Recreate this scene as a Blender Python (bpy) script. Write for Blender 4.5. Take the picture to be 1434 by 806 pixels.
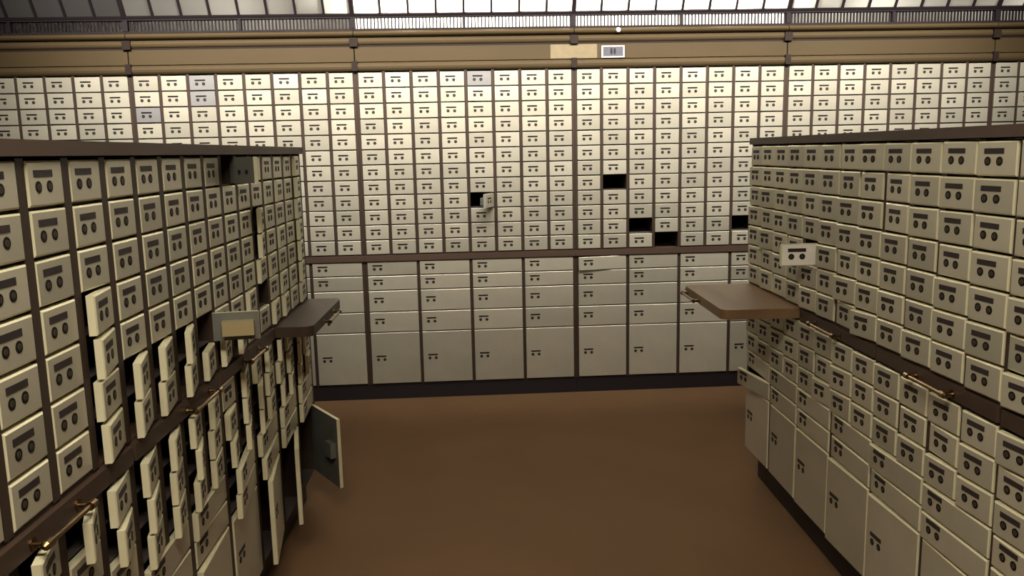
import bpy, math, random
from mathutils import Matrix, Vector

random.seed(7)
for o in list(bpy.data.objects):
    bpy.data.objects.remove(o)
scene = bpy.context.scene
COL = scene.collection

# ------------------------------------------------------------------ camera
FPX, YAW, PITCH, ROLL = 1170.24, 0.0552, 0.1611, -0.0211
CAM = Vector((-0.5908, -4.4332, 1.3131))
_cy, _sy, _cp, _sp = math.cos(YAW), math.sin(YAW), math.cos(PITCH), math.sin(PITCH)
_f = Vector((_sy * _cp, _cy * _cp, -_sp))
_r0 = Vector((_cy, -_sy, 0))
_u0 = _r0.cross(_f)
_r = _r0 * math.cos(ROLL) + _u0 * math.sin(ROLL)
_u = -_r0 * math.sin(ROLL) + _u0 * math.cos(ROLL)
cd = bpy.data.cameras.new('camera')
cd.sensor_width = 36.0
cd.lens = FPX / 1434 * 36.0
cd.clip_start = 0.02
cam = bpy.data.objects.new('camera', cd)
COL.objects.link(cam)
M3 = Matrix((_r, _u, -_f)).transposed()
cam.matrix_world = Matrix.Translation(CAM) @ M3.to_4x4()
scene.camera = cam

# ------------------------------------------------------------------ world, lights, exposure
w = bpy.data.worlds.new('world')
scene.world = w
w.use_nodes = True
w.node_tree.nodes['Background'].inputs[0].default_value = (1.0, 0.85, 0.6, 1)
w.node_tree.nodes['Background'].inputs[1].default_value = 0.0

def area(name, loc, target, sx, sy, power, color):
    l = bpy.data.lights.new(name, 'AREA')
    l.shape = 'RECTANGLE'
    l.size, l.size_y, l.energy, l.color = sx, sy, power, color
    o = bpy.data.objects.new(name, l)
    COL.objects.link(o)
    o.location = loc
    d = Vector(target) - Vector(loc)
    o.rotation_euler = d.to_track_quat('-Z', 'Y').to_euler()
    return o

CEIL = 2.52
WARM = [(1.0, 0.95, 0.90), (1.0, 0.905, 0.745)]
# unseen ceiling fixtures, the first a wall washer added to brighten the boxes (their housings are built further down at the same places): x, y, z, target, length, width, watts, spread
FIXTURES = [(-0.20, -1.05, CEIL - 0.12, (-0.20, 0.0, 1.70), 4.8, 0.16, 60.0, 88), (-0.75, -4.1, CEIL - 0.035, (-0.75, -4.1, 0), 1.0, 0.4, 62.0, 180)]
for i, (fx, fy, fz, tg, sx, sy, pw, spd) in enumerate(FIXTURES):
    o = area('unseen_fixture_light', (fx, fy, fz), tg, sx, sy, pw, WARM[i])
    o.data.spread = math.radians(spd)
# lamps in the cove behind the frosted panes; weak outer ones added for bounced light
COVE = [(-1.70, 0.9), (1.60, 2.6), (2.5, 2.0), (-0.85, 18.0), (-0.42, 18.0), (0.0, 18.0), (0.42, 18.0), (0.85, 18.0)]
for x, pw in COVE:
    l = bpy.data.lights.new('cove_lamp_light', 'POINT')
    l.energy, l.color, l.shadow_soft_size = pw, (1.0, 0.95, 0.84), 0.04
    o = bpy.data.objects.new('cove_lamp_light', l)
    COL.objects.link(o)
    o.location = (x, 0.16, 2.16)

vs = scene.view_settings
vs.view_transform = 'Standard'
vs.look = 'None'
vs.gamma = 1.0
vs.use_curve_mapping = False
vs.exposure = 0.0

# ------------------------------------------------------------------ materials
def mat(name, color, rough=0.5, metal=0.0, noise=0.0, nscale=20.0, rnd=0.0, spec=0.5, bump=0.0, stretch=(1, 1, 1), color2=None):
    m = bpy.data.materials.new(name)
    m.use_nodes = True
    nt = m.node_tree
    b = nt.nodes['Principled BSDF']
    b.inputs['Roughness'].default_value = rough
    b.inputs['Metallic'].default_value = metal
    b.inputs['Specular IOR Level'].default_value = spec
    b.inputs['Base Color'].default_value = (*color, 1)
    out = None
    if noise > 0 or bump > 0:
        tc = nt.nodes.new('ShaderNodeTexCoord')
        mp = nt.nodes.new('ShaderNodeMapping')
        mp.inputs['Scale'].default_value = stretch
        nt.links.new(tc.outputs['Object'], mp.inputs['Vector'])
        n = nt.nodes.new('ShaderNodeTexNoise')
        n.inputs['Scale'].default_value = nscale
        n.inputs['Detail'].default_value = 5
        nt.links.new(mp.outputs['Vector'], n.inputs['Vector'])
        if noise > 0:
            mx = nt.nodes.new('ShaderNodeMix')
            mx.data_type = 'RGBA'
            c2 = color2 or tuple(c * (1 - noise) for c in color)
            mx.inputs['A'].default_value = (*color, 1)
            mx.inputs['B'].default_value = (*c2, 1)
            rp = nt.nodes.new('ShaderNodeMapRange')
            rp.inputs['From Min'].default_value = 0.35
            rp.inputs['From Max'].default_value = 0.7
            nt.links.new(n.outputs['Fac'], rp.inputs['Value'])
            nt.links.new(rp.outputs['Result'], mx.inputs['Factor'])
            out = mx.outputs['Result']
        if bump > 0:
            bp = nt.nodes.new('ShaderNodeBump')
            bp.inputs['Strength'].default_value = bump
            bp.inputs['Distance'].default_value = 0.002
            nt.links.new(n.outputs['Fac'], bp.inputs['Height'])
            nt.links.new(bp.outputs['Normal'], b.inputs['Normal'])
    if rnd > 0:
        oi = nt.nodes.new('ShaderNodeObjectInfo')
        mr = nt.nodes.new('ShaderNodeMapRange')
        mr.inputs['To Min'].default_value = 1 - rnd
        mr.inputs['To Max'].default_value = 1.0
        nt.links.new(oi.outputs['Random'], mr.inputs['Value'])
        vm = nt.nodes.new('ShaderNodeVectorMath')
        vm.operation = 'SCALE'
        if out:
            nt.links.new(out, vm.inputs[0])
        else:
            vm.inputs[0].default_value = color
        nt.links.new(mr.outputs['Result'], vm.inputs['Scale'])
        out = vm.outputs['Vector']
    if out:
        nt.links.new(out, b.inputs['Base Color'])
    return m

MD = mat('door_metal', (0.56, 0.52, 0.40), 0.34, 0.30, noise=0.10, nscale=9, rnd=0.24, spec=0.6)
MDE = mat('door_edge_metal', (0.74, 0.69, 0.47), 0.35, 0.2, noise=0.1, nscale=20)
MDLIT = mat('door_metal_lit', (0.90, 0.87, 0.78), 0.35, 0.1, noise=0.05, nscale=20)  # paler copy of the door metal, reflected light put into the colour
MDSHADE = mat('door_metal_shaded', (0.23, 0.22, 0.205), 0.5, 0.1, noise=0.12, nscale=12, rnd=0.1)  # greyer copy of the door metal, weak reflection of tilted doors painted in
MDB = mat('door_back_steel', (0.16, 0.16, 0.135), 0.5, 0.2, noise=0.2, nscale=14)
MPL = mat('plate_dark', (0.012, 0.009, 0.009), 0.6, 0.0, spec=0.1)
MLK = mat('lock_bronze', (0.012, 0.009, 0.006), 0.6, 0.0, spec=0.1)
MLC = mat('lock_core', (0.075, 0.058, 0.040), 0.5, 0.2, spec=0.2)
MPLB = mat('plate_brown', (0.034, 0.025, 0.024), 0.55, 0.0, spec=0.2)
MBLK = mat('hole_black', (0.006, 0.005, 0.005), 0.8)
MST = mat('stile_brown', (0.050, 0.032, 0.022), 0.55, 0.0, spec=0.2, noise=0.25, nscale=14, stretch=(1, 1, 0.2))
MIN = mat('box_interior', (0.085, 0.066, 0.062), 0.7, 0.0)
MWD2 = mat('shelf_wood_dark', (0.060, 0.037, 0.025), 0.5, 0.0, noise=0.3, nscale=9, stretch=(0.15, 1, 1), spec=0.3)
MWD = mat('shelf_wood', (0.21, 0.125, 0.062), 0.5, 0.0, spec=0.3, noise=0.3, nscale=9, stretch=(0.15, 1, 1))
MCAP = mat('cap_wood', (0.085, 0.052, 0.036), 0.6, 0.0, spec=0.25, noise=0.25, nscale=9, stretch=(0.15, 1, 1))
MTOE = mat('plinth_black', (0.014, 0.010, 0.013), 0.5)
MBR = mat('brass', (0.20, 0.13, 0.065), 0.28, 1.0)
MFAS = mat('cornice_bronze', (0.068, 0.046, 0.020), 0.6, 0.0, spec=0.15, noise=0.18, nscale=3, stretch=(0.4, 1, 1))
MFAD = mat('cornice_dark', (0.022, 0.014, 0.010), 0.6, 0.0, spec=0.1)
MIRON = mat('mullion_iron', (0.016, 0.011, 0.012), 0.6, 0.0, spec=0.15)
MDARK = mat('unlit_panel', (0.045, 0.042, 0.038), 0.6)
MFLOOR = mat('floor_lino', (0.155, 0.086, 0.040), 0.8, 0.0, noise=0.10, nscale=3, spec=0.2, bump=0.05)
MWALL = mat('wall_plaster', (0.14, 0.105, 0.07), 0.8, noise=0.1, nscale=4)
MCEIL = mat('ceiling_plaster', (0.22, 0.18, 0.13), 0.8, noise=0.1, nscale=4)
MCOVE = mat('cove_white', (0.85, 0.83, 0.78), 0.8)
MPAP = mat('paper_tan', (0.19, 0.145, 0.075), 0.75, noise=0.15, nscale=30)
MWHT = mat('white_enamel', (0.6, 0.57, 0.5), 0.4)
MGRY = mat('sign_grey', (0.06, 0.06, 0.075), 0.5, noise=0.4, nscale=160)
MBOX = mat('lock_case_beige', (0.42, 0.34, 0.18), 0.45, 0.3)

MGL = bpy.data.materials.new('frosted_glass')
MGL.use_nodes = True
nt = MGL.node_tree
nt.nodes.remove(nt.nodes['Principled BSDF'])
tr = nt.nodes.new('ShaderNodeBsdfTranslucent')
tr.inputs['Color'].default_value = (0.9, 0.88, 0.82, 1)
df = nt.nodes.new('ShaderNodeBsdfDiffuse')
df.inputs['Color'].default_value = (0.22, 0.21, 0.19, 1)
mx = nt.nodes.new('ShaderNodeMixShader')
mx.inputs[0].default_value = 0.35
nt.links.new(tr.outputs[0], mx.inputs[1])
nt.links.new(df.outputs[0], mx.inputs[2])
nt.links.new(mx.outputs[0], nt.nodes['Material Output'].inputs['Surface'])

MEM = bpy.data.materials.new('diffuser_glow')
MEM.use_nodes = True
nt = MEM.node_tree
b = nt.nodes['Principled BSDF']
b.inputs['Emission Color'].default_value = (1, 0.9, 0.7, 1)
b.inputs['Emission Strength'].default_value = 1.5

# ------------------------------------------------------------------ mesh helpers
class MB:
    def __init__(s):
        s.v, s.f, s.m = [], [], []
    def box(s, x0, x1, y0, y1, z0, z1, mi=0):
        n = len(s.v)
        s.v += [(x0, y0, z0), (x1, y0, z0), (x1, y1, z0), (x0, y1, z0), (x0, y0, z1), (x1, y0, z1), (x1, y1, z1), (x0, y1, z1)]
        for q in ((0, 3, 2, 1), (4, 5, 6, 7), (0, 1, 5, 4), (1, 2, 6, 5), (2, 3, 7, 6), (3, 0, 4, 7)):
            s.f.append(tuple(n + i for i in q))
            s.m.append(mi)
        return s
    def poly_prism(s, pts, z0, z1, mi=0):
        n = len(s.v)
        k = len(pts)
        s.v += [(x, y, z0) for x, y in pts] + [(x, y, z1) for x, y in pts]
        s.f.append(tuple(n + i for i in reversed(range(k))))
        s.f.append(tuple(n + k + i for i in range(k)))
        s.m += [mi, mi]
        for i in range(k):
            j = (i + 1) % k
            s.f.append((n + i, n + j, n + k + j, n + k + i))
            s.m.append(mi)
        return s
    def cyl(s, p, axis, r, h, seg=12, mi=0, cap_mi=None, taper=1.0):
        # p: start centre, axis 0/1/2, length h along +axis
        n = len(s.v)
        a, b2 = [(1, 2), (2, 0), (0, 1)][axis]
        for t, rr in ((0, r), (h, r * taper)):
            for i in range(seg):
                an = 2 * math.pi * i / seg
                q = [p[0], p[1], p[2]]
                q[axis] += t
                q[a] += rr * math.cos(an)
                q[b2] += rr * math.sin(an)
                s.v.append(tuple(q))
        for i in range(seg):
            j = (i + 1) % seg
            s.f.append((n + i, n + j, n + seg + j, n + seg + i))
            s.m.append(mi)
        s.f.append(tuple(n + i for i in reversed(range(seg))))
        s.m.append(mi if cap_mi is None else cap_mi)
        s.f.append(tuple(n + seg + i for i in range(seg)))
        s.m.append(mi)
        return s
    def mesh(s, name, mats):
        me = bpy.data.meshes.new(name)
        me.from_pydata(s.v, [], s.f)
        for m in (mats if isinstance(mats, (list, tuple)) else [mats]):
            me.materials.append(m)
        me.polygons.foreach_set('material_index', s.m)
        me.update()
        return me

def put(name, me, parent=None, loc=(0, 0, 0), rotz=0.0, kind=None, label=None, cat=None, group=None, mats=None):
    if isinstance(me, MB):
        me = me.mesh(name, mats)
    o = bpy.data.objects.new(name, me)
    COL.objects.link(o)
    o.location = loc
    o.rotation_euler = (0, 0, rotz)
    if parent:
        o.parent = parent
    if kind:
        o['kind'] = kind
    if label:
        o['label'] = label
    if cat:
        o['category'] = cat
    if group:
        o['group'] = group
    return o

def struct(name, me, mats=None, label=None):
    return put(name, me, kind='structure', mats=mats, label=label)

# ------------------------------------------------------------------ room shell
XL, XR_, YB, YF = -4.2, 3.6, 0.52, -6.5
struct('floor', MB().box(XL - .1, XR_ + .1, YF - .1, YB + .1, -0.06, 0.0), MFLOOR)
struct('ceiling', MB().box(XL - .1, XR_ + .1, YF - .1, -0.31, CEIL, CEIL + 0.06).box(XL - .1, XR_ + .1, -0.31, YB + .1, CEIL + 0.1, CEIL + 0.16), MCEIL)
struct('wall_back', MB().box(XL - .1, XR_ + .1, YB, YB + 0.1, 0, CEIL + 0.16), MCOVE)
struct('wall_left', MB().box(XL - .1, XL, YF, YB, 0, CEIL), MWALL)
struct('wall_right', MB().box(XR_, XR_ + .1, YF, YB, 0, CEIL), MWALL)
struct('wall_front', MB().box(XL, XR_, YF - .1, YF, 0, CEIL), MWALL)

# ------------------------------------------------------------------ deposit box doors
_cache = {}
def door_mesh(wd, h, t=0.014, ch=0.004, shaded=False, white=False):  # white flag: reflected light put into the face colour
    key = (round(wd, 4), round(h, 4), t, ch, shaded, white)
    if key in _cache:
        return _cache[key]
    # hinge edge at x = 0, free edge at x = -wd, front towards -y
    mb = MB()
    c2 = ch * 0.7
    rings = [(0.0, t, 0.0), (0.0, c2, 0.0), (ch, 0.0, ch)]
    for ins, y, _ in rings:
        x0, x1, z0, z1 = -wd + ins, -ins, -h / 2 + ins, h / 2 - ins
        mb.v += [(x0, y, z0), (x1, y, z0), (x1, y, z1), (x0, y, z1)]
    mb.f.append((3, 2, 1, 0)); mb.m.append(1)
    for k in range(2):
        a, b_ = k * 4, k * 4 + 4
        for i in range(4):
            j = (i + 1) % 4
            mb.f.append((a + i, a + j, b_ + j, b_ + i)); mb.m.append(2 if ch > 0.002 else 0)
    mb.f.append((8, 9, 10, 11)); mb.m.append(0)
    me = mb.mesh('door', [MDSHADE if shaded else (MDLIT if white else MD), MDB, MDE])
    _cache[key] = me
    return me

def plate_mesh(wp, hp):
    key = ('plate', wp, hp)
    if key not in _cache:
        mb = MB().box(-wp / 2, wp / 2, -0.0009, 0.0005, -hp / 2, hp / 2)
        _cache[key] = mb.mesh('number_plate', MPLB if hp > 0.009 else MPL)
    return _cache[key]

def lock_mesh(r, black=False):
    key = ('lock', r, black)
    if key not in _cache:
        mb = MB()
        mb.cyl((0, -0.0008, 0), 1, r, 0.0013, 12)
        if not black:
            mb.cyl((0, -0.0012, 0), 1, r * 0.55, 0.0008, 10, 1)
            mb.box(-r * 0.1, r * 0.1, -0.0015, -0.0011, -r * 0.35, r * 0.35, 2)
        _cache[key] = mb.mesh('lock', [MBLK if black else MLK, MLC, MBLK])
    return _cache[key]

WSTY = (0.052, 0.0072, 0.0080, 0.034)     # back wall fittings
BSTY = (0.056, 0.0110, 0.0092, 0.034)     # bank fittings

def add_door(cab, x0, x1, z0, z1, phi, proud, style, full=True, black=False, shaded=False, lockz=0.0, label=None, case=False, tilt=0.0, white=False):
    wd, h = x1 - x0, z1 - z0
    d = put('door', door_mesh(wd, h, shaded=shaded, ch=0.0013 if style is WSTY else 0.0030, white=white), cab, (x1, -proud, (z0 + z1) / 2), math.radians(phi))
    if tilt:
        d.rotation_euler[1] = math.radians(tilt)
    if label:
        d['label'] = label
    if full:
        wp, hp, r, sp = style
        if wd > 0.2:
            cx = -wd + 0.052
        else:
            cx = -wd * 0.57
        zc = lockz
        put('number_plate', plate_mesh(wp, hp), d, (cx, 0, zc + hp / 2 + 0.0085))
        lm = lock_mesh(r, black)
        put('guard_lock', lm, d, (cx - sp / 2, 0, zc - 0.006))
        put('renter_lock', lm, d, (cx + sp / 2, 0, zc - 0.006))
    if case:
        if wd > 0.2:
            mb = MB().box(-wd + 0.02, -wd + 0.075, 0.014, 0.034, -0.02, 0.035)
        elif case == 3:
            mb = MB().cyl((-wd * 0.42, 0.013, -0.004), 1, 0.005, 0.004, 10).cyl((-wd * 0.72, 0.013, -0.004), 1, 0.005, 0.004, 10)
        else:
            mb = MB().box(-wd * 0.90, -wd * 0.22, 0.014, 0.036, -h * 0.30, h * 0.22)
        put('lock_case', mb, d, mats=MBOX if case == 1 else (MBLK if case == 3 else MDB))
    return d

# ------------------------------------------------------------------ back wall cabinets
MODW, CW, RH = 1.1251, 0.14, 0.0783
WTOP = 1.7318
LOWZ = [0.7552, 0.6789, 0.5994, 0.4829, 0.3713, 0.0864]
WD = 0.45
EMPTY_W = {(2, 1, 7), (2, 2, 10), (2, 3, 11), (2, 6, 10)}
BLACK_W = {(1, 2, 2), (0, 3, 3), (1, 4, 7), (2, 1, 6), (2, 3, 6), (2, 4, 1), (2, 4, 5), (2, 6, 7), (3, 2, 3), (0, 6, 11), (2, 4, 11)}
SHADE_W = {(0, 2, 0), (0, 2, 1), (0, 0, 2), (1, 4, 0)}  # doors greyed in colour as if tilted away from the light
WLABEL = {
    -1: 'back wall section of steel deposit boxes below the dark unlit panels',
    0: 'back wall section of steel deposit boxes with three dull grey doors beside its brightest doors',
    1: 'back wall section of steel deposit boxes with one small door standing open',
    2: 'back wall section of steel deposit boxes with four empty door openings',
    3: 'steel deposit box section between the one with four empty openings and the end section',
    4: 'back wall section of deposit boxes at the opposite end from the dark unlit panels',
}
def stile_positions():
    return [0.0025 + k * CW for k in range(9)]
rw = random.Random(11)
for m in range(-1, 5):
    X0 = (m - 2) * MODW
    cab = put('deposit_box_cabinet', None, loc=(X0, 0, 0), label=WLABEL[m], cat='cabinet', group='back wall deposit box sections')
    xs = stile_positions()
    # shelves, back and partitions
    mb = MB()
    mb.box(0, MODW, WD - 0.01, WD, 0.08, WTOP + 0.005)
    for r in range(1, 12):
        z = WTOP - r * RH
        mb.box(0.004, MODW - 0.004, 0.012, WD - 0.01, z - 0.0015, z + 0.0015)
    for z in LOWZ[1:-1]:
        mb.box(0.004, MODW - 0.004, 0.012, WD - 0.01, z - 0.0015, z + 0.0015)
    put('shelf_rack', mb, cab, mats=MIN)
    for k in range(9):
        x0, x1 = xs[k] - 0.0070, xs[k] + 0.0070
        if k == 0:
            x0, x1 = 0.0004, 0.0125
        elif k == 8:
            x0, x1 = MODW - 0.0125, MODW - 0.0004
        put('stile', MB().box(x0, x1, 0.0, WD - 0.01, WTOP - 12 * RH, WTOP + 0.004), cab, mats=MST)
        if k % 2 == 0:
            put('stile', MB().box(x0, x1, 0.0, WD - 0.01, LOWZ[-1] - 0.004, LOWZ[0]), cab, mats=MST)
    put('belt_rail', MB().box(0.0005, MODW - 0.0005, -0.010, WD - 0.01, LOWZ[0] + 0.002, WTOP - 12 * RH - 0.003), cab, mats=MCAP)
    put('toe_kick', MB().box(0.0005, MODW - 0.0005, 0.004, WD - 0.01, 0.0, LOWZ[-1] - 0.004), cab, mats=MTOE)
    for c in range(8):
        a = 0.0145 if c == 0 else xs[c] + 0.0085
        b2 = MODW - 0.0145 if c == 7 else xs[c + 1] - 0.0085
        for r in range(12):
            if (m, c, r) in EMPTY_W:
                continue
            hidden = (m in (-1, 4) and r > 5) or (m == 0 and r > 6 and c < 3) or (m == 3 and r > 6 and c > 4)
            phi = max(0.0, rw.gauss(0.35, 0.45))
            lab, case = None, 0
            if (m, c, r) == (1, 4, 8):
                phi, lab, case = 68, 'small door standing open', 2
            elif (m, c, r) in BLACK_W:
                phi = 0.2
            z1 = WTOP - r * RH - 0.0035
            add_door(cab, a, b2, z1 - RH + 0.0065, z1, phi, 0.004, WSTY, full=not hidden,
                     black=(m, c, r) in BLACK_W, shaded=(m, c, r) in SHADE_W, label=lab, case=case, tilt=rw.gauss(0, 0.15))
    for c in range(4):
        a = 0.0145 if c == 0 else xs[2 * c] + 0.0085
        b2 = MODW - 0.0145 if c == 3 else xs[2 * c + 2] - 0.0085
        for r in range(5):
            z1, z0 = LOWZ[r] - 0.003, LOWZ[r + 1] + 0.003
            phi = max(0, rw.gauss(0.2, 0.25))
            tl = 0.0
            if (m, c, r) == (2, 0, 0):
                phi, tl = 3.0, 0.9
            vis = m in (1, 2) or (m == 0 and c > 1) or (m == 3 and c < 2)
            add_door(cab, a, b2, z0, z1, phi, 0.004, WSTY, full=vis, lockz=0.004 if r < 4 else 0.0, tilt=-tl)

# ------------------------------------------------------------------ side banks
BTOP, BRH = 1.318, 0.0745
BR7 = BTOP - 7 * BRH
RAILB = 0.752
SRH = 0.0735
SB = RAILB - 3 * SRH
W1, W2, TB = 0.462, 0.3925, 0.13
BD = 0.55
BST = 0.020
TH = 0.027

def handle(parent, xc, length, z, y0):
    mb = MB()
    for sx in (-1, 1):
        x = xc + sx * (length / 2 - 0.012)
        mb.cyl((x, y0 - 0.002, z), 1, 0.010, 0.003, 12)
        mb.cyl((x, y0 - 0.022, z), 1, 0.0045, 0.022, 10)
        mb.cyl((x - 0.008, y0 - 0.022, z), 0, 0.0075, 0.016, 10)
        mb.cyl((x + sx * 0.008, y0 - 0.022, z), 0, 0.0075, sx * 0.006, 10, taper=0.4)
    mb.cyl((xc - length / 2 + 0.012, y0 - 0.022, z), 0, 0.0048, length - 0.024, 10)
    return put('handle', mb, parent, mats=MBR)

def rounded_leaf(x0, x1, y0, y1, z0, z1, rad=0.035):
    pts = []
    for cx, cy, a0 in ((x0 + rad, y0 + rad, 180), (x1 - rad, y0 + rad, 270)):
        for i in range(6):
            a = math.radians(a0 + i * 18)
            pts.append((cx + rad * math.cos(a), cy + rad * math.sin(a)))
    pts += [(x1, y1), (x0, y1)]
    return MB().poly_prism(pts, z0, z1)

def bank(label, origin, rot, ncol, cw, sign, phi_fn, leaves, missing, seed):
    """local x along the face, face at y = 0 looking to -y.  sign=+1: column 0 ends at x = 0 and the rest lie at
    negative x; sign=-1: column 0 starts at x = 0 and the rest lie at positive x."""
    rb = random.Random(seed)
    bst = 0.022 if sign > 0 else BST
    cab = put('deposit_box_bank', None, loc=origin, rotz=rot, label=label, cat='cabinet')
    L = ncol * cw
    xa, xb = (-L, 0.0) if sign > 0 else (0.0, L)
    bx = [xa + k * cw for k in range(ncol + 1)]
    far = 0.0
    mb = MB()
    mb.box(xa, xb, BD - 0.012, BD, TB, BTOP)
    for r in range(1, 7):
        z = BTOP - r * BRH
        mb.box(xa + .002, xb - .002, 0.014, BD - 0.012, z - 0.0015, z + 0.0015)
    for z in (RAILB - SRH, RAILB - 2 * SRH, SB, W1, W2):
        mb.box(xa + .002, xb - .002, 0.014, BD - 0.012, z - 0.0015, z + 0.0015)
    mb.box(xa + .002, xb - .002, 0.010, BD - 0.012, TB - 0.004, TB)
    put('shelf_rack', mb, cab, mats=MIN)
    for k in range(ncol + 1):
        x = bx[k]
        hw = bst / 2
        x0, x1 = x - hw, x + hw
        put('stile', MB().box(x0, x1, 0.0, BD - 0.012, BR7 - 0.001, BTOP + 0.001), cab, mats=MST)
        wide_b = (k % 2 == 0) if sign < 0 else ((ncol - k) % 2 == 0)
        put('stile', MB().box(x0, x1, 0.0, BD - 0.012, TB if wide_b else SB, RAILB + 0.001), cab, mats=MST)
    put('cap', MB().box(xa - 0.012, xb + 0.012, -0.012, BD + 0.012, BTOP + 0.004, BTOP + 0.028), cab, mats=MCAP)
    put('belt_rail', MB().box(xa - 0.010, xb + 0.010, 0.004, BD - 0.012, RAILB, BR7), cab, mats=MCAP)
    put('toe_kick', MB().box(xa, xb, 0.05, BD - 0.03, 0.0, TB - 0.004), cab, mats=MTOE)
    for x0, x1 in ((xa - 0.022, xa - 0.0105), (xb + 0.0105, xb + 0.022)):
        put('end_panel', MB().box(x0, x1, 0.003, BD, TB, BTOP + 0.004), cab, mats=MST)
    for (l0, l1, ext, hx, hl) in leaves:
        z0, z1 = RAILB + 0.006, BR7 - 0.006
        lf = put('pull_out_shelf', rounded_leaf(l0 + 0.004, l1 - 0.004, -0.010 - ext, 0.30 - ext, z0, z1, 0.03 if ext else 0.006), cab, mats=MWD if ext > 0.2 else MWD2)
        handle(lf, hx, hl, (z0 + z1) / 2 - 0.004, -0.010 - ext)
    rows = [(BTOP - r * BRH, BTOP - (r + 1) * BRH) for r in range(7)] + [(RAILB - r * SRH, RAILB - (r + 1) * SRH) for r in range(3)] + [(SB, W1), (W1, W2), (W2, TB)]
    for c in range(ncol):
        if sign > 0:
            c0, c1 = -(c + 1) * cw, -c * cw
        else:
            c0, c1 = c * cw, (c + 1) * cw
        for r, (zt, zb) in enumerate(rows):
            d0, d1 = c0, c1
            if r >= 10:
                if c % 2:
                    continue
                if sign > 0:
                    d0 = c0 - cw
                else:
                    d1 = c1 + cw
            if (c, r) in missing:
                continue
            phi = phi_fn(c, r, rb)
            lab, case = None, 0
            if phi > 25:
                lab, case = ('lit-coloured deposit box door' if sign < 0 else 'deposit box door') + ' standing wide open', 1 if (r == 5) else (3 if r == 0 else 2)
            z1, z0 = zt - 0.003, zb + 0.003
            lz = 0.001 if r < 10 else (0.006 if r < 12 else 0.012)
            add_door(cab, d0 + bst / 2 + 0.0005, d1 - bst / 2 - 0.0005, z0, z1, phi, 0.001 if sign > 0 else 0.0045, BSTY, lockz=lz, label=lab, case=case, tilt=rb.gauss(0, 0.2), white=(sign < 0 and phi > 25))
    return cab

AJ_L = {(0, 0): 6, (0, 1): 8, (0, 2): 6, (0, 3): 8, (0, 4): 8, (0, 5): 8, (0, 6): 5, (0, 7): 4, (0, 8): 5, (0, 9): 9, (0, 10): 4, (0, 11): 4,
        (0, 12): 34, (1, 7): 12, (1, 8): 12, (1, 9): 10, (2, 1): 4, (2, 6): 7, (2, 7): 5, (2, 8): 8, (2, 9): 10, (2, 10): 4, (2, 11): 4, (2, 12): 13,
        (3, 6): 7, (3, 7): 12, (3, 8): 7, (3, 9): 13, (4, 2): 12, (4, 3): 11, (4, 4): 6, (4, 7): 9, (4, 8): 7, (4, 9): 8, (4, 10): 4,
        (4, 11): 6, (4, 12): 9, (5, 5): 6, (5, 7): 8, (5, 8): 15, (5, 9): 15, (6, 0): 50, (6, 6): 12, (6, 7): 12, (6, 8): 12, (6, 9): 14,
        (6, 10): 8, (6, 11): 7, (7, 6): 10, (7, 8): 8, (7, 9): 13, (8, 5): 100, (8, 6): 10, (8, 7): 12, (8, 8): 9, (8, 9): 9, (9, 5): 16, (9, 6): 13,
        (9, 7): 12, (9, 8): 17, (9, 9): 12, (10, 5): 13, (10, 6): 10, (10, 7): 15, (10, 8): 13, (10, 9): 13, (11, 5): 15, (11, 6): 13,
        (11, 7): 13, (11, 8): 16, (11, 9): 13, (12, 3): 10, (12, 4): 13, (12, 5): 9, (12, 6): 12, (12, 7): 11, (12, 8): 16, (13, 7): 21, (14, 7): 16}
def phi_left(c, r, rb):
    base = max(0.0, rb.gauss(0.1, 0.5)) if c > 3 else max(0, rb.gauss(1.6, 1.0))
    if r >= 10 and (c, r) not in AJ_L:
        base = max(0, rb.gauss(1.5, 1.0))
    return AJ_L.get((c, r), base)

AJ_R = {(4, 4): 90, (0, 11): 10, (0, 3): 7, (8, 1): 0.5, (8, 2): 0.5, (6, 6): 0.4, (7, 6): 11, (10, 8): 0.2, (9, 8): 2}
def phi_right(c, r, rb):
    base = min(9.0, max(1.5, rb.gauss(5.0, 1.6)))
    if r >= 10:
        base = max(0.0, rb.gauss(1.2, 0.8))
    return AJ_R.get((c, r), base)

CWL, CWR = 0.1316, 0.1345
LO = (-1.183, -1.327, 0)
RO = (0.513, -1.2767, 0)
left_leaves = [(-0.527, -0.001, 0.115, -0.26, 0.20), (-1.053, -0.528, 0.0, -0.80, 0.17), (-1.58, -1.054, 0.0, -1.23, 0.18), (-2.105, -1.581, 0.0, -1.87, 0.16), (-2.631, -2.106, 0.0, -2.37, 0.18)]
right_leaves = [(0.001, 0.537, 0.25, 0.15, 0.20), (0.538, 1.075, 0.0, 0.77, 0.20), (1.076, 1.613, 0.0, 1.37, 0.18), (1.614, 2.151, 0.0, 1.88, 0.21), (2.152, 2.689, 0.0, 2.42, 0.2)]
bank('freestanding bank of metal deposit boxes, many doors hanging ajar, tall bottom door swung open', LO, math.pi / 2 - TH, 20, CWL, 1, phi_left, left_leaves, {(4, 5)}, 3)
bank('freestanding bank of metal deposit boxes, one small door, coloured as lit, swung to face the room', RO, -math.pi / 2 - TH, 20, CWR, -1, phi_right, right_leaves, set(), 5)

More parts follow.
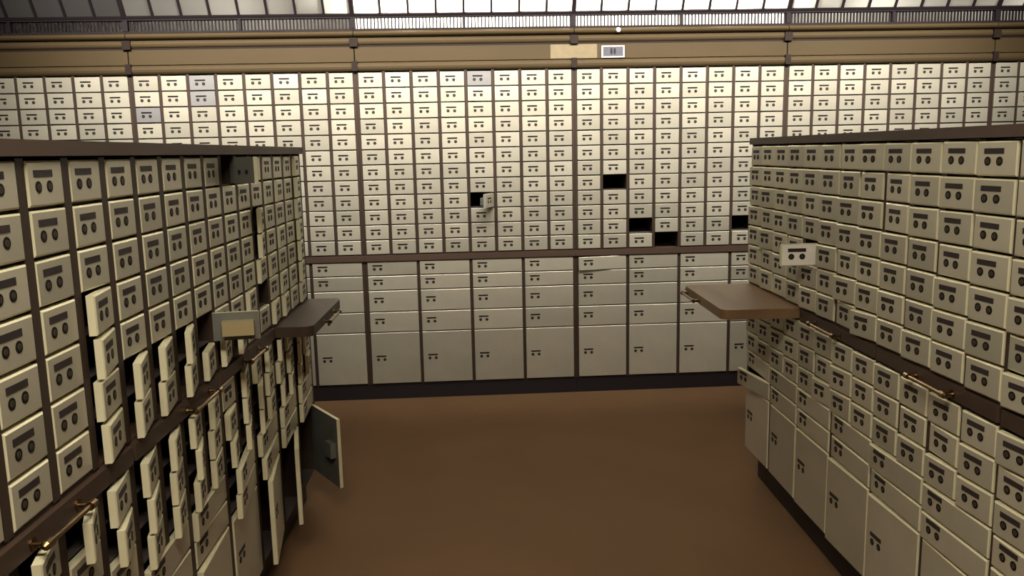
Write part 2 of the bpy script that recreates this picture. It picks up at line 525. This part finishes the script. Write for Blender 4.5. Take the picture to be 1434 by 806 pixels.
# ------------------------------------------------------------------ cornice, grille and frosted panes
CX0, CX1 = -3 * MODW, 3 * MODW
cor = put('trim_1', None, kind='structure', label='bronze brown cornice running along the top of the back wall boxes')
prof = [('bead_moulding', 1.7368, 1.7800, -0.016, MFAS), ('fascia_board', 1.7830, 1.8560, -0.004, MFAS), ('groove_strip', 1.8560, 1.8660, 0.0, MFAD),
        ('bead_moulding', 1.8660, 1.9020, -0.014, MFAS), ('ledge_board', 1.9050, 1.9370, -0.026, MFAS)]
for m in range(-1, 5):
    x0 = (m - 2) * MODW
    for nm, z0, z1, y0, mt in prof:
        me = MB()
        if nm == 'fascia_board' or nm == 'groove_strip':
            me.box(x0 + 0.003, x0 + MODW - 0.003, y0, 0.05, z0, z1)
        else:
            hb = (z1 - z0) / 2
            # rounded bead profile
            n0 = len(me.v)
            ring = []
            for i in range(7):
                a = math.pi * i / 6
                ring.append((y0 * math.sin(a) + 0.002, (z0 + z1) / 2 - hb * math.cos(a)))
            ring += [(0.05, z1), (0.05, z0)]
            k = len(ring)
            me.v += [(x0 + 0.002, y, z) for y, z in ring] + [(x0 + MODW - 0.002, y, z) for y, z in ring]
            me.f += [tuple(range(k))[::-1], tuple(k + i for i in range(k))]
            me.m += [0, 0]
            for i in range(k):
                j = (i + 1) % k
                me.f.append((i, j, k + j, k + i)); me.m.append(0)
        put(nm, me, cor, mats=mt)
for m in range(-1, 6):
    x = (m - 2) * MODW
    put('joint_block', MB().box(x - 0.020, x + 0.020, -0.022, 0.05, 1.857, 1.900), cor, mats=MFAD)
    put('joint_block', MB().box(x - 0.014, x + 0.014, -0.022, 0.05, 1.737, 1.786), cor, mats=MFAD)
put('backing_board', MB().box(CX0, CX1, 0.05, WD, 1.738, 1.937), cor, mats=MFAD)

GZ0, GZ1 = 1.946, 1.998
gr = put('trim_2', None, kind='structure', label='slotted metal grille between cornice and frosted panes')
put('sill_rail', MB().box(CX0, CX1, -0.006, 0.02, 1.937, GZ0), gr, mats=MIRON)
put('head_rail', MB().box(CX0, CX1, -0.012, 0.02, GZ1, GZ1 + 0.012), gr, mats=MIRON)
for m in range(-1, 5):
    for hf in (0, 1):
        xa = (m - 2) * MODW + hf * MODW / 2
        put('grille_post', MB().box(xa - (0.012 if hf == 0 else 0.007), xa + (0.012 if hf == 0 else 0.007), -0.010, 0.02, GZ0, GZ1), gr, mats=MIRON)
        mb = MB()
        n = 31
        p = (MODW / 2 - 0.02) / n
        for i in range(n):
            x = xa + 0.012 + (i + 0.5) * p
            mb.box(x - p * 0.19, x + p * 0.19, 0.0, 0.008, GZ0, GZ1)
        put('grille_slats', mb, gr, kind='stuff', mats=MIRON)

win = put('window_1', None, kind='structure', label='sloping band of frosted glass panes above the grille, lit from behind')
SL = math.radians(59)
PZ0 = GZ1 + 0.012
PLEN = (CEIL + 0.02 - PZ0) / math.sin(SL)
def slope(x, t, off=0.0):
    # t along the slope from the bottom, off = outward (towards the room)
    return (x, -0.004 - t * math.cos(SL) - off * math.sin(SL), PZ0 + t * math.sin(SL) - off * math.cos(SL))
def slab(x0, x1, t0, t1, o0, o1):
    mb = MB()
    mb.v = [slope(x, t, o) for (x, t, o) in ((x0, t0, o1), (x1, t0, o1), (x1, t0, o0), (x0, t0, o0), (x0, t1, o1), (x1, t1, o1), (x1, t1, o0), (x0, t1, o0))]
    for q in ((0, 3, 2, 1), (4, 5, 6, 7), (0, 1, 5, 4), (1, 2, 6, 5), (2, 3, 7, 6), (3, 0, 4, 7)):
        mb.f.append(q); mb.m.append(0)
    return mb
for xq in (-MODW, MODW):  # unseen baffles added to keep the bright lamps off the outer panes
    put('cove_light_baffle', MB().box(xq - 0.006, xq + 0.006, 0.05, YB, 1.938, CEIL + 0.098), win, mats=MCOVE)
put('sash_rail', slab(CX0, CX1, 0.0, 0.012, -0.012, 0.012), win, mats=MIRON)
put('sash_rail', slab(CX0, CX1, PLEN - 0.03, PLEN, -0.012, 0.012), win, mats=MIRON)
for m in range(-1, 5):
    for k in range(8):
        xa = (m - 2) * MODW + k * MODW / 8
        hw = 0.011 if k == 0 else 0.0055
        put('mullion', slab(xa - hw, xa + hw, 0.012, PLEN - 0.03, -0.010, 0.010), win, mats=MIRON)
        mb = MB()
        x0, x1 = xa + hw, xa + MODW / 8 - (0.011 if k == 7 else 0.0055)
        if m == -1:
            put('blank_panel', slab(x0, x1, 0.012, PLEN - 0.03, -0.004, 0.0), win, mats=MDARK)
        else:
            mb.v = [slope(x0, 0.012), slope(x1, 0.012), slope(x1, PLEN - 0.03), slope(x0, PLEN - 0.03)]
            mb.f, mb.m = [(0, 1, 2, 3)], [0]
            put('pane', mb, win, mats=MGL)

# ------------------------------------------------------------------ unseen ceiling fixtures, the tilted one added
for i, (fx, fy, fz, tg, sx, sy, pw, spd) in enumerate(FIXTURES):
    t = put('unseen_ceiling_light', None, loc=(fx, fy, fz), label=('long tilted light added out of view to wash the back wall boxes', 'flat ceiling light fixed over the aisle between the banks')[i], cat='ceiling light')
    t.rotation_euler = (Vector(tg) - Vector((fx, fy, fz))).to_track_quat('-Z', 'Y').to_euler()
    hx, hy = sx / 2 + 0.03, sy / 2 + 0.03
    mb = MB().box(-hx, hx, -hy, -hy + 0.02, -0.012, 0.03).box(-hx, hx, hy - 0.02, hy, -0.012, 0.03).box(-hx, -hx + 0.02, -hy + 0.02, hy - 0.02, -0.012, 0.03).box(hx - 0.02, hx, -hy + 0.02, hy - 0.02, -0.012, 0.03)
    put('frame', mb, t, mats=MIRON)
    put('diffuser', MB().box(-hx + 0.02, hx - 0.02, -hy + 0.02, hy - 0.02, 0.004, 0.012), t, mats=MEM)
    put('housing', MB().box(-hx, hx, -hy, hy, 0.03, 0.034), t, mats=MIRON)
    if i == 0:  # rods invented to hang the added wall washer
        inv = t.rotation_euler.to_matrix().inverted()
        for sxn in (-0.9, 0.9):
            top = inv @ Vector((0, 0, CEIL - fz))
            mb = MB()
            d = top.normalized()
            u_ = Vector((1, 0, 0))
            v_ = d.cross(u_)
            for q in (Vector((sxn, 0, 0.032)), Vector((sxn, top.y, top.z))):
                for k in range(8):
                    an = k * math.pi / 4
                    mb.v.append(tuple(q + u_ * 0.008 * math.cos(an) + v_ * 0.008 * math.sin(an)))
            for k in range(8):
                j = (k + 1) % 8
                mb.f.append((k, j, 8 + j, 8 + k)); mb.m.append(0)
            put('hanger_rod', mb, t, mats=MIRON)

# ------------------------------------------------------------------ small things on the cornice
def on_wall(px, py, y):
    d = _f + _r * ((px - 717) / FPX) - _u * ((py - 403) / FPX)
    return CAM + d * ((y - CAM.y) / d.y)
p = on_wall(858.5, 72, -0.01)
sg = put('wall_sign', None, loc=(p.x, -0.004, p.z), label='small grey number sign in a white frame on the cornice', cat='sign')
put('sign_frame', MB().box(-0.060, 0.060, -0.007, 0.0, -0.030, -0.024).box(-0.060, 0.060, -0.007, 0.0, 0.024, 0.030).box(-0.060, -0.053, -0.007, 0, -0.024, 0.024).box(0.053, 0.060, -0.007, 0, -0.024, 0.024), sg, mats=MWHT)
put('sign_face', MB().box(-0.053, 0.053, -0.004, 0.0, -0.024, 0.024), sg, mats=MGRY)
for x in (-0.008, 0.009):
    put('numeral', MB().box(x - 0.005, x + 0.005, -0.0055, -0.004, -0.012, 0.016), sg, mats=MBLK)
p0, p1 = on_wall(771, 82, -0.005), on_wall(836, 64, -0.005)
put('paper_strip', MB().box(p0.x, p1.x, -0.0055, -0.0041, 1.7845, 1.855), label='tan paper strip pasted over the cornice joint beside the number sign', cat='paper', mats=MPAP)
p = on_wall(866, 43, -0.028)
mb = MB().cyl((0, -0.012, 0), 1, 0.011, 0.012, 14, taper=1.2)
put('push_button', mb, loc=(p.x, -0.024, 1.921), label='tiny white round button on the cornice ledge above the number sign', cat='button', mats=MWHT)
